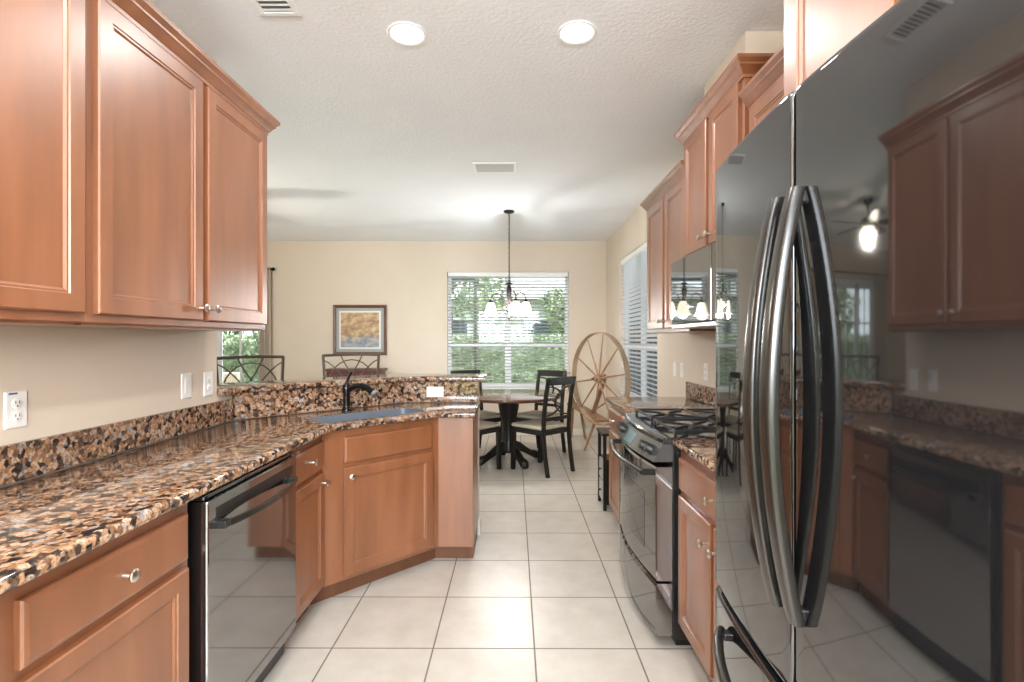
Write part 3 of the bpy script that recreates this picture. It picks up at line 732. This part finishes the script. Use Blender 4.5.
# ------------------------------------------------------------------ blinds
def blind(name, axis, h, p, tilt, label, side):
    u0, u1, z0, z1 = h; u0 += .012; u1 -= .012
    if axis == 'x': r = thing('window_blind', label, 'blind', ((u0+u1)/2, p, z1))
    else: r = thing('window_blind', label, 'blind', (p, (u0+u1)/2, z1))
    def P(u, d, z): return (u, p+d, z) if axis == 'x' else (p+d, u, z)
    def bx(a, b, d0, d1, c, e):
        m = MB()
        if axis == 'x': m.box(a, b, p+d0, p+d1, c, e)
        else: m.box(p+d0, p+d1, a, b, c, e)
        return m
    bx(u0, u1, -.03, .03, z1-.06, z1-.003).build('headrail', WHITE, r, .004)
    bx(u0, u1, -.025, .025, z0+.004, z0+.024).build('bottom_rail', WHITE, r, .004)
    s = MB(); z = z0+.06; t = math.radians(tilt); hw = .0235
    while z < z1-.075:
        dz, dd = hw*math.sin(t), hw*math.cos(t)
        q = [(-dd, -dz), (-dd*.4, -dz*.4+.003), (dd*.4, dz*.4+.003), (dd, dz), (dd*.4, dz*.4+.0005), (-dd*.4, -dz*.4+.0005)]
        s.loops([[P(u0, a, z+b) for a, b in q], [P(u1, a, z+b) for a, b in q]]); z += .0475
    s.build('slats', SLAT, r)
    for f in (.1, .37, .63, .9):
        u = u0+(u1-u0)*f
        for d in (-.024, .024):
            MB().tube([P(u, d, z0+.01), P(u, d, z1-.05)], .0012, 4).build('ladder_cord', SLAT, r)
    MB().tube([P(u0+.05, side*.035, z1-.05), P(u0+.05, side*.035, z1-.85)], .003, 6).build('tilt_wand', SLAT, r)
blind('b', 'x', WB, BY+.033, -17, 'white horizontal blind with open slats in the back window behind the table', -1)
blind('b', 'y', WR, RX+.033, -36, 'white horizontal blind in the side window behind the spinning wheel', -1)

# ------------------------------------------------------------------ picture
pxa, pxb, pza, pzb = -2.60, -1.83, 1.145, 1.864
r = thing('framed_picture', 'brown framed landscape picture with grey mat on the back wall', 'picture', ((pxa+pxb)/2, BY, (pza+pzb)/2))
fw = .042
f = MB(); L = []
for i, d in ((0, .001), (0, .026), (.012, .032), (.030, .026), (fw, .016), (fw, .001)):
    L.append([(pxa+i, BY-d, pza+i), (pxb-i, BY-d, pza+i), (pxb-i, BY-d, pzb-i), (pxa+i, BY-d, pzb-i)])
f.loops(L, cap0=True, cap1=False).build('frame', noise_mat('frame_wood', [(.3, (.10, .04, .018)), (.7, (.16, .07, .035))], 6, rough=.3), r)
def rect(i, d, m, n): MB().box(pxa+i, pxb-i, BY-d-.002, BY-d, pza+i, pzb-i).build(n, m, r)
rect(fw-.002, .008, mat('grey_mat', (.36, .37, .37), .8), 'outer_mat')
rect(.085, .0105, mat('ivory_mat', (.80, .78, .72), .8), 'inner_mat')
def art():
    m = mat('landscape_paint', (.5, .4, .3), .5); N, L, b = nodes(m); v = coords(N, L, (1, 1, 1.6))
    n = N.new('ShaderNodeTexNoise'); n.inputs['Scale'].default_value = 8; n.inputs['Detail'].default_value = 9; n.inputs['Roughness'].default_value = .7; L.new(v, n.inputs['Vector'])
    r1 = ramp(N, [(.30, (.16, .10, .07)), (.42, (.34, .18, .10)), (.52, (.50, .33, .19)), (.60, (.62, .50, .26)), (.72, (.62, .57, .42))]); L.new(n.outputs['Fac'], r1.inputs[0])
    r2 = ramp(N, [(.32, (.16, .18, .20)), (.45, (.27, .30, .36)), (.56, (.42, .43, .42)), (.66, (.60, .46, .34)), (.75, (.35, .36, .20))]); L.new(n.outputs['Fac'], r2.inputs[0])
    s = N.new('ShaderNodeSeparateXYZ'); t = N.new('ShaderNodeTexCoord'); L.new(t.outputs['Object'], s.inputs[0])
    ad = N.new('ShaderNodeMath'); ad.operation = 'MULTIPLY_ADD'; ad.inputs[1].default_value = .35; L.new(n.outputs['Fac'], ad.inputs[0]); L.new(s.outputs['Z'], ad.inputs[2])
    r3 = ramp(N, [(.02, (0, 0, 0)), (.10, (1, 1, 1))]); L.new(ad.outputs[0], r3.inputs[0])
    mx = N.new('ShaderNodeMix'); mx.data_type = 'RGBA'; L.new(r3.outputs[0], mx.inputs[0]); L.new(r2.outputs[0], mx.inputs[6]); L.new(r1.outputs[0], mx.inputs[7]); L.new(mx.outputs[2], b.inputs['Base Color'])
    return m
rect(.11, .013, art(), 'canvas')

# ------------------------------------------------------------------ curtain and rod
r = thing('curtain_rod', 'dark curtain rod above the sliding glass door', 'curtain rod', (-4.5, BY-.09, 2.37))
MB().tube([(-5.75, BY-.09, 2.37), (-3.47, BY-.09, 2.37)], .012, 10).build('rod', BRONZE, r, smooth=60)
for x, s in ((-3.47, 1), (-5.75, -1)): MB().lathe([(.012, 0), (.020, .005), (.012, .014), (.026, .034), (.026, .048), (.012, .062), (0, .064)], (x, BY-.09, 2.37), 14, (s, 0, 0)).build('finial', BRONZE, r, smooth=50)
for x in (-3.53, -5.7): MB().bar((x, BY-.001, 2.37), (x, BY-.08, 2.37), .014, .014).build('bracket', BRONZE, r)
def curtain(x0, x1, label):
    r = MB(); n = 48; L = []
    for k in range(n+1):
        t = k/n; L.append((x0+(x1-x0)*t, BY-.09+.028*math.sin(t*PI*2*5)))
    vs = []; fs = []
    for z, s in ((.02, 1), (1.2, .96), (2.40, .9)):
        xm = (x0+x1)/2
        vs += [(xm+(x-xm)*s, y+.004, z) for x, y in L]+[(xm+(x-xm)*s, y-.004, z) for x, y in L]
    m = 2*(n+1)
    ring = list(range(n+1))+[n+1+i for i in range(n, -1, -1)]
    LL = [[vs[b*m+i] for i in ring] for b in range(3)]
    return tag(r.loops(LL).build('curtain', CURTAINM, None, smooth=70), label, 'curtain')
curtain(-3.64, -3.46, 'narrow tan curtain panel gathered at the right side of the sliding door')
curtain(-5.74, -5.42, 'tan curtain panel at the far left side of the sliding door')

# ------------------------------------------------------------------ console table under the picture
r = thing('console_table', 'dark red-brown console table below the framed picture', 'table', (-2.2, 7.05, 0))
MB().box(-2.60, -1.80, 6.92, 7.22, .93, .965).build('top', REDWOOD, r, .004)
MB().box(-2.57, -1.83, 6.945, 7.20, .82, .93).build('apron', REDWOOD, r, .003)
for x in (-2.56, -1.84):
    for y in (6.96, 7.185): MB().lathe([(.022, .82), (.024, .74), (.016, .70), (.022, .4), (.013, .03), (.016, 0)][::-1], (x, y, 0), 12).build('leg', REDWOOD, r, smooth=40)

# ------------------------------------------------------------------ copies of a thing with its parts
def dup(root, loc, rz, label):
    c = root.copy(); link(c); c.location = loc; c.rotation_euler = (0, 0, rz); c['label'] = label
    def kids(o, oc):
        for ch in list(o.children):
            d = ch.copy(); link(d); d.parent = oc; kids(ch, d)
    kids(root, c)
    return c
# ------------------------------------------------------------------ bar stools (local: faces +y, back at -y)
def make_stool(label):
    r = thing('bar_stool', label, 'bar stool', (0, 0, 0), 'bar stools behind the raised bar')
    MB().slab([(-.20, -.18), (.20, -.18), (.22, .20), (-.22, .20)], .70, .765, .02).build('seat', CUSHION, r, smooth=50)
    MB().prism([(-.205, -.185), (.205, -.185), (.22, .20), (-.22, .20)], .675, .70).build('seat_frame', STOOLM, r)
    for sx in (-1, 1):
        MB().tube([(sx*.19, .17, .68), (sx*.215, .20, .0)], .012, 8).build('leg', STOOLM, r, smooth=60)
        MB().tube([(sx*.175, -.17, .68), (sx*.20, -.22, .0)], .012, 8).build('leg', STOOLM, r, smooth=60)
        MB().bar((sx*.195, -.19, .675), (sx*.228, -.215, 1.236), .022, .012, (0, 1, 0)).build('back_post', STOOLM, r, .003)
    fr = MB()
    q = [(-.207, .189, .25), (.207, .189, .25), (.194, -.204, .25), (-.194, -.204, .25)]
    for k in range(4): fr.tube([q[k], q[(k+1) % 4]], .009, 8)
    fr.build('foot_rest', STOOLM, r, smooth=60)
    n = 10
    MB().ribbon([(-.235+.47*k/n, -.215-.012*math.sin(PI*k/n), 1.232+.006*math.sin(PI*k/n)) for k in range(n+1)], .022, .014).build('top_rail', STOOLM, r, .003)
    lat = MB(); yb = lambda z: -.19-.03*(z-.675)/.56
    def cv(pts): lat.ribbon([(x, yb(z), z) for x, z in pts], .012, .009, (0, 1, 0))
    lat.tube([(-.198, yb(.80), .80), (.198, yb(.80), .80)], .008, 8)
    cv([(.19*math.cos(math.radians(a)), .98+.215*math.sin(math.radians(a))) for a in range(0, 181, 15)])
    for s in (-1, 1):
        cv([(s*(.215-.30*t), 1.19-.36*t**1.35) for t in [k/10 for k in range(11)]])
        cv([(s*(.085-.235*t), 1.226-.36*t**.85) for t in [k/10 for k in range(11)]])
    lat.build('back_lattice', STOOLM, r)
    return r
st = make_stool('metal bar stool in front of the sliding glass door, left of the two')
st.location = (-1.75, 3.51, 0); st.rotation_euler = (0, 0, math.radians(45+180))
dup(st, (-1.255, 4.07, 0), math.radians(30+180), 'metal bar stool below the framed picture, right of the two')

# ------------------------------------------------------------------ dining table
tx, ty = -.06, 5.65
r = thing('dining_table', 'round dark pedestal dining table in the nook', 'table', (tx, ty, 0))
MB().lathe([(0, .718), (.54, .718), (.575, .726), (.585, .740), (.580, .752), (.565, .758), (0, .758)], (tx, ty, 0), 64).build('table_top', TABLETOPM, r, smooth=40)
MB().lathe([(0, .12), (.09, .12), (.095, .16), (.075, .22), (.065, .32), (.075, .44), (.10, .55), (.115, .63), (.125, .69), (.16, .716), (0, .716)], (tx, ty, 0), 28).build('pedestal', ESPRESSO, r, smooth=50)
for k in range(4):
    th = math.radians(30+90*k); u = Vector((math.cos(th), math.sin(th), 0)); c = Vector((tx, ty, 0)); w = Vector((-u.y, u.x, 0)); L = []
    for s, z, hh, hw in ((.05, .19, .06, .035), (.14, .165, .05, .033), (.22, .115, .04, .033), (.29, .075, .036, .035), (.335, .058, .046, .040), (.365, .05, .045, .036), (.38, .045, .03, .028)):
        L.append([c+u*s+w*a*hw+Vector((0, 0, max(.002, z+b*hh))) for a, b in ((-1, -.8), (-.6, -1), (.6, -1), (1, -.8), (1, .6), (.5, 1), (-.5, 1), (-1, .6))])
    MB().loops(L).build('foot', ESPRESSO, r, smooth=50)

# ------------------------------------------------------------------ dining chairs (local: faces +y)
def make_chair(label):
    r = thing('dining_chair', label, 'chair', (0, 0, 0), 'dining chairs around the round table')
    MB().slab([(-.20, -.215), (.20, -.215), (.225, .23), (-.225, .23)], .40, .445, .006).build('seat', ESPRESSO, r, smooth=40)
    MB().slab([(-.185, -.185), (.185, -.185), (.215, .225), (-.215, .225)], .4455, .492, .018).build('cushion', CUSHION, r, smooth=60)
    for s in (-1, 1):
        MB().bar((s*.20, .205, .40), (s*.205, .215, 0), .040, .040, (0, 1, 0)).build('leg', ESPRESSO, r, .004)
        L = []
        for z, y in ((0, -.275), (.2, -.238), (.42, -.215), (.6, -.222), (.8, -.25), (.985, -.29)):
            L.append([(s*.19-.019, y-.016, z), (s*.19+.019, y-.016, z), (s*.19+.019, y+.016, z), (s*.19-.019, y+.016, z)])
        MB().loops(L).build('leg', ESPRESSO, r, .004)
    n = 10; yb = lambda z: -.222-.068*max(0, (z-.6)/.385)
    MB().ribbon([(-.205+.41*k/n, yb(.95)-.012*math.sin(PI*k/n), .948) for k in range(n+1)], .078, .020).build('top_rail', ESPRESSO, r, .004)
    MB().ribbon([(-.19+.38*k/n, yb(.56)-.006*math.sin(PI*k/n), .565) for k in range(n+1)], .036, .018).build('lower_rail', ESPRESSO, r, .003)
    lat = MB()
    def cv(pts): lat.ribbon([(x, yb(z), z) for x, z in pts], .017, .014, (0, 1, 0))
    for s in (-1, 1):
        cv([(s*(-.185+.235*math.sin(math.radians(a))), .745+.15*math.cos(math.radians(a))) for a in range(0, 181, 12)])
    cv([(.048*math.cos(math.radians(a)), .745+.062*math.sin(math.radians(a))) for a in range(0, 361, 20)])
    lat.build('back_lattice', ESPRESSO, r)
    return r
CH = make_chair('dark wood dining chair with its back to the camera, right front of the table')
def face(dx, dy): return math.atan2(dy, dx)-PI/2
CH.location = (.285, 5.34, 0); CH.rotation_euler = (0, 0, face(-.68, .73))
dup(CH, (-.45, 5.30, 0), face(.6, .8), 'dining chair left front of the table, mostly hidden by the peninsula end')
dup(CH, (.29, 6.05, 0), face(-.62, -.78), 'dining chair right rear of the table against the back window')
dup(CH, (-.42, 6.05, 0), face(.62, -.78), 'dining chair left rear of the table, half hidden behind the peninsula')

# ------------------------------------------------------------------ spinning wheel
r = thing('spinning_wheel', 'antique wooden great spinning wheel standing in the nook corner', 'spinning wheel', (1.0, 6.3, 0))
wc = Vector((1.005, 6.02, .905)); wd = Vector((.43, -.90, 0)).normalized(); wax = Vector((wd.y, -wd.x, 0)); R = .545
L = []
for k in range(64):
    a = 2*PI*k/64; d = wd*math.cos(a)+Vector((0, 0, 1))*math.sin(a)
    L.append([wc+d*(R-.007)-wax*.032, wc+d*(R+.007)-wax*.032, wc+d*(R+.007)+wax*.032, wc+d*(R-.007)+wax*.032])
MB().loops(L, closed=True).build('rim', OAKR, r)
hub = MB().lathe([(.022, -.07), (.034, -.06), (.030, -.04), (.048, -.03), (.050, .03), (.030, .04), (.034, .06), (.018, .075), (0, .075)], wc, 20, wax).build('hub', OAK, r, smooth=40)
for k in range(10):
    a = 2*PI*(k+.25)/10; d = wd*math.cos(a)+Vector((0, 0, 1))*math.sin(a)
    MB().tube([wc+d*.04, wc+d*.16, wc+d*.35, wc+d*(R-.006)], [.008, .012, .009, .007], 8).build('spoke', OAK, r, smooth=60)
bd = Vector((.31, -.95, 0)).normalized(); bw = Vector((-bd.y, bd.x, 0))
A = Vector((.80, 6.95, .505)); B = Vector((1.075, 6.10, .40)); up = Vector((0, 0, 1))
L = []
for p, t in ((A, .030), (A.lerp(B, .5), .030), (B-bd*.04, .034), (B, .026)):
    w = .085
    L.append([p-bw*w-up*t, p+bw*w-up*t, p+bw*w, p-bw*w])
MB().loops(L).build('bench', OAK, r, .004)
for p, f in ((A+bd*.08-bw*.03, Vector((.80, 7.10, 0))), (A+bd*.12+bw*.05, Vector((.98, 6.98, 0))), (B-bd*.12-bw*.04, Vector((.86, 6.22, 0)))):
    MB().tube([p-up*.012, p.lerp(f, .5), f], [.016, .020, .014], 10).build('leg', OAK, r, smooth=60)
ps = A.lerp(B, .62)+bw*.03
MB().tube([ps-up*.02, ps.lerp(wc-wax*.085, .5), wc-wax*.085-up*.02, wc-wax*.085+up*.05], [.026, .028, .022, .018], 10).build('wheel_post', OAK, r, smooth=50)
MB().tube([wc-wax*.10, wc+wax*.10], .010, 8).build('axle', BRONZE, r, smooth=60)
sp0 = A+bd*.05; sp1 = Vector((.675, 6.9, .97))
so_ = MB().tube([sp0-up*.02, sp0.lerp(sp1, .5), sp1], [.020, .024, .015], 10).build('spindle_post', OAK, r, smooth=60)
MB().tube([sp1-up*.06-bw*.10, sp1-up*.06+bw*.10], [.004, .006], 8).build('spindle', BRONZE, so_, smooth=60)
MB().tube([ps-bd*.08-up*.01, wc-wax*.085-up*.30], .009, 8).build('brace', OAK, r, smooth=60)

# ------------------------------------------------------------------ small black stand
r = thing('side_stand', 'small black stand with two grey drawers beside the far base cabinet', 'stand', (.86, 4.18, 0))
MB().box(.70, 1.02, 4.03, 4.32, .595, .617).build('top', ESPRESSO, r, .003)
for x in (.71, .985):
    for y in (4.04, 4.285): MB().box(x, x+.026, y, y+.026, 0, .595).build('leg', ESPRESSO, r, .002)
MB().box(.736, .985, 4.066, 4.285, .04, .40).build('drawer_case', ESPRESSO, r)
for z in (.055, .225):
    d = MB().box(.716, .735, 4.068, 4.283, z, z+.155).build('drawer', mat('grey_drawer', (.42, .41, .40), .22), r, .003)
    MB().lathe([(.006, 0), (.005, .010), (.012, .018), (.010, .024), (0, .025)], (.716, 4.175, z+.08), 12, (-1, 0, 0)).build('knob', ESPRESSO, d, smooth=40)

# ------------------------------------------------------------------ outside
PAV = noise_mat('patio_concrete', [(.3, (.66, .65, .63)), (.7, (.72, .71, .69))], 3, rough=.85)
LAWN = noise_mat('lawn_grass', [(.3, (.10, .16, .05)), (.7, (.16, .24, .08))], 20, rough=.9)
LEAF = noise_mat('hedge_leaves', [(.3, (.13, .18, .10)), (.5, (.24, .31, .18)), (.7, (.42, .47, .33))], 9, rough=.55)
LEAF2 = noise_mat('tree_leaves', [(.3, (.14, .19, .09)), (.7, (.36, .42, .22))], 5, rough=.55)
BARK = noise_mat('bark', [(.3, (.10, .07, .05)), (.7, (.18, .13, .09))], 8, rough=.9)
STUCCO = noise_mat('pale_stucco', [(.3, (.50, .50, .485)), (.7, (.56, .56, .54))], 6, rough=.85)
ROOFM = noise_mat('grey_shingle', [(.3, (.30, .29, .28)), (.7, (.38, .37, .36))], 8, rough=.9)
struct('ground_lawn', MB().box(-40, 40, -30, 45, -.25, -.12), LAWN)
struct('ground_patio', MB().box(-8, 9.5, BY+.15, 9.3, -.12, -.03), PAV)
struct('ground_side', MB().box(RX+.16, 9.5, -4, BY+.15, -.12, -.03), PAV)
def leaves(mb, n, fn, size):
    for _ in range(n):
        p, s = Vector(fn()), size*random.uniform(.6, 1.4)
        a = Vector((random.gauss(0, 1), random.gauss(0, 1), random.gauss(0, 1))).normalized(); b = a.orthogonal().normalized()
        b.rotate(Matrix.Rotation(random.random()*6.3, 3, a)); c = a.cross(b)
        mb.add([p-b*s, p-c*s*.45, p+b*s, p+c*s*.45], [(0, 1, 2, 3)])
def hedge(x0, x1, y0, y1, h, label, n):
    r = thing('hedge', label, 'hedge', ((x0+x1)/2, (y0+y1)/2, -.12))
    core = MB(); nx = 40; L = []
    for k in range(nx+1):
        x = x0+(x1-x0)*k/nx; j = lambda: random.uniform(-.05, .05)
        L.append([(x, y0+.1+j(), -.12), (x, y0+.08+j(), h*.5), (x, y0+.12+j(), h-.12+j()), (x, y1-.12+j(), h-.12+j()), (x, y1-.1, -.12)])
    core.loops(L).build('branches', LEAF, r)
    mb = MB()
    def f():
        if random.random() < .75: return (random.uniform(x0, x1), y0+abs(random.gauss(0, .07)), random.uniform(-.1, h))
        return (random.uniform(x0, x1), random.uniform(y0, y1), h-abs(random.gauss(0, .06))+.03)
    leaves(mb, n, f, .05); mb.build('foliage', LEAF, r)
hedge(-9.5, 2.9, 9.6, 10.4, 1.42, 'long clipped green hedge outside the back window', 17000)
tag(MB().box(9.6, 9.75, -2, 16, -.12, 1.2).build('garden_wall', STUCCO, None, .01), 'pale stucco garden wall outside the side window', 'garden wall')
def tree(x, y, h, R, label, n=3500, zc=None):
    r = thing('tree', label, 'tree', (x, y, -.12), 'trees outside')
    MB().tube([(x, y, -.15), (x+.05, y, h*.4), (x-.05, y, h*.75)], [.09, .07, .03], 8).build('trunk', BARK, r, smooth=60)
    mb = MB(); bl = [(x+random.uniform(-.6, .6)*R, y+random.uniform(-.6, .6)*R, h*random.uniform(.45, .95), R*random.uniform(.4, .65)) for _ in range(9)]
    def f():
        cx, cy, cz, rr = random.choice(bl); v = Vector((random.gauss(0, 1), random.gauss(0, 1), random.gauss(0, 1))).normalized()*rr*random.uniform(.6, 1)
        return (cx+v.x, cy+v.y, cz+v.z)
    leaves(mb, n, f, .085); mb.build('crown', LEAF2, r)
tree(-6.7, 12.2, 3.0, 1.6, 'leafy tree seen through the sliding glass door', 4200)
tree(-1.7, 13.2, 4.6, 1.5, 'leafy tree above the hedge at the left of the back window')
tree(1.6, 15.2, 3.0, .8, 'small leafy tree above the hedge in the middle of the back window', 2000)
r = thing('neighbour_house', 'pale neighbouring house beyond the hedge', 'house', (3, 19, -.12))
MB().box(-5, 9, 17, 24, -.12, 2.7).build('wall', STUCCO, r)
MB().add([(-5.5, 16.5, 2.7), (9.5, 16.5, 2.7), (9.5, 24.5, 2.7), (-5.5, 24.5, 2.7), (-1.5, 20.5, 4.6), (5.5, 20.5, 4.6)], [(0, 1, 5, 4), (1, 2, 5), (2, 3, 4, 5), (3, 0, 4), (3, 2, 1, 0)]).build('roof', ROOFM, r)
for x in (-2.6, .4): 
    w = MB().box(x, x+1.1, 16.97, 17.02, .9, 2.1).build('window', FRAMEW, r); MB().box(x+.06, x+1.04, 16.955, 16.97, .96, 2.04).build('pane', mat('far_pane', (.08, .1, .12), .1), w)
MB().box(2.4, 6.4, 16.96, 17.02, -.12, 2.2).build('garage_door', mat('garage_paint', (.42, .42, .41), .5), r)
r = thing('patio_screen_frame', 'dark metal patio screen frame outside the back window', 'screen frame', (-2, 9.2, -.03))
ENC = mat('bronze_aluminium', (.05, .05, .05), .45)
for x in (-.70, -3.4, -6.4): MB().box(x-.028, x+.028, 9.16, 9.22, -.03, 2.45).build('post', ENC, r)
for z in (1.70, .52, 2.45): MB().box(-6.4, -.70, 9.17, 9.21, z-.022, z+.022).build('rail', ENC, r)
r = thing('patio_chair', 'tan patio armchair outside the sliding glass door', 'chair', (-5.0, 8.5, -.03))
MB().box(-5.30, -4.75, 8.25, 8.80, .32, .44).build('seat_cushion', CUSHION, r, .03)
MB().box(-5.30, -4.75, 8.74, 8.86, .44, .80).build('back_cushion', CUSHION, r, .03)
for x in (-5.34, -4.72):
    MB().box(x-.025, x+.025, 8.24, 8.86, .56, .60).build('arm', ENC, r, .005)
    for y in (8.27, 8.82): MB().box(x-.02, x+.02, y-.02, y+.02, -.03, .56).build('leg', ENC, r, .004)
MB().box(-5.34, -4.72, 8.26, 8.84, .27, .32).build('seat_frame', ENC, r)
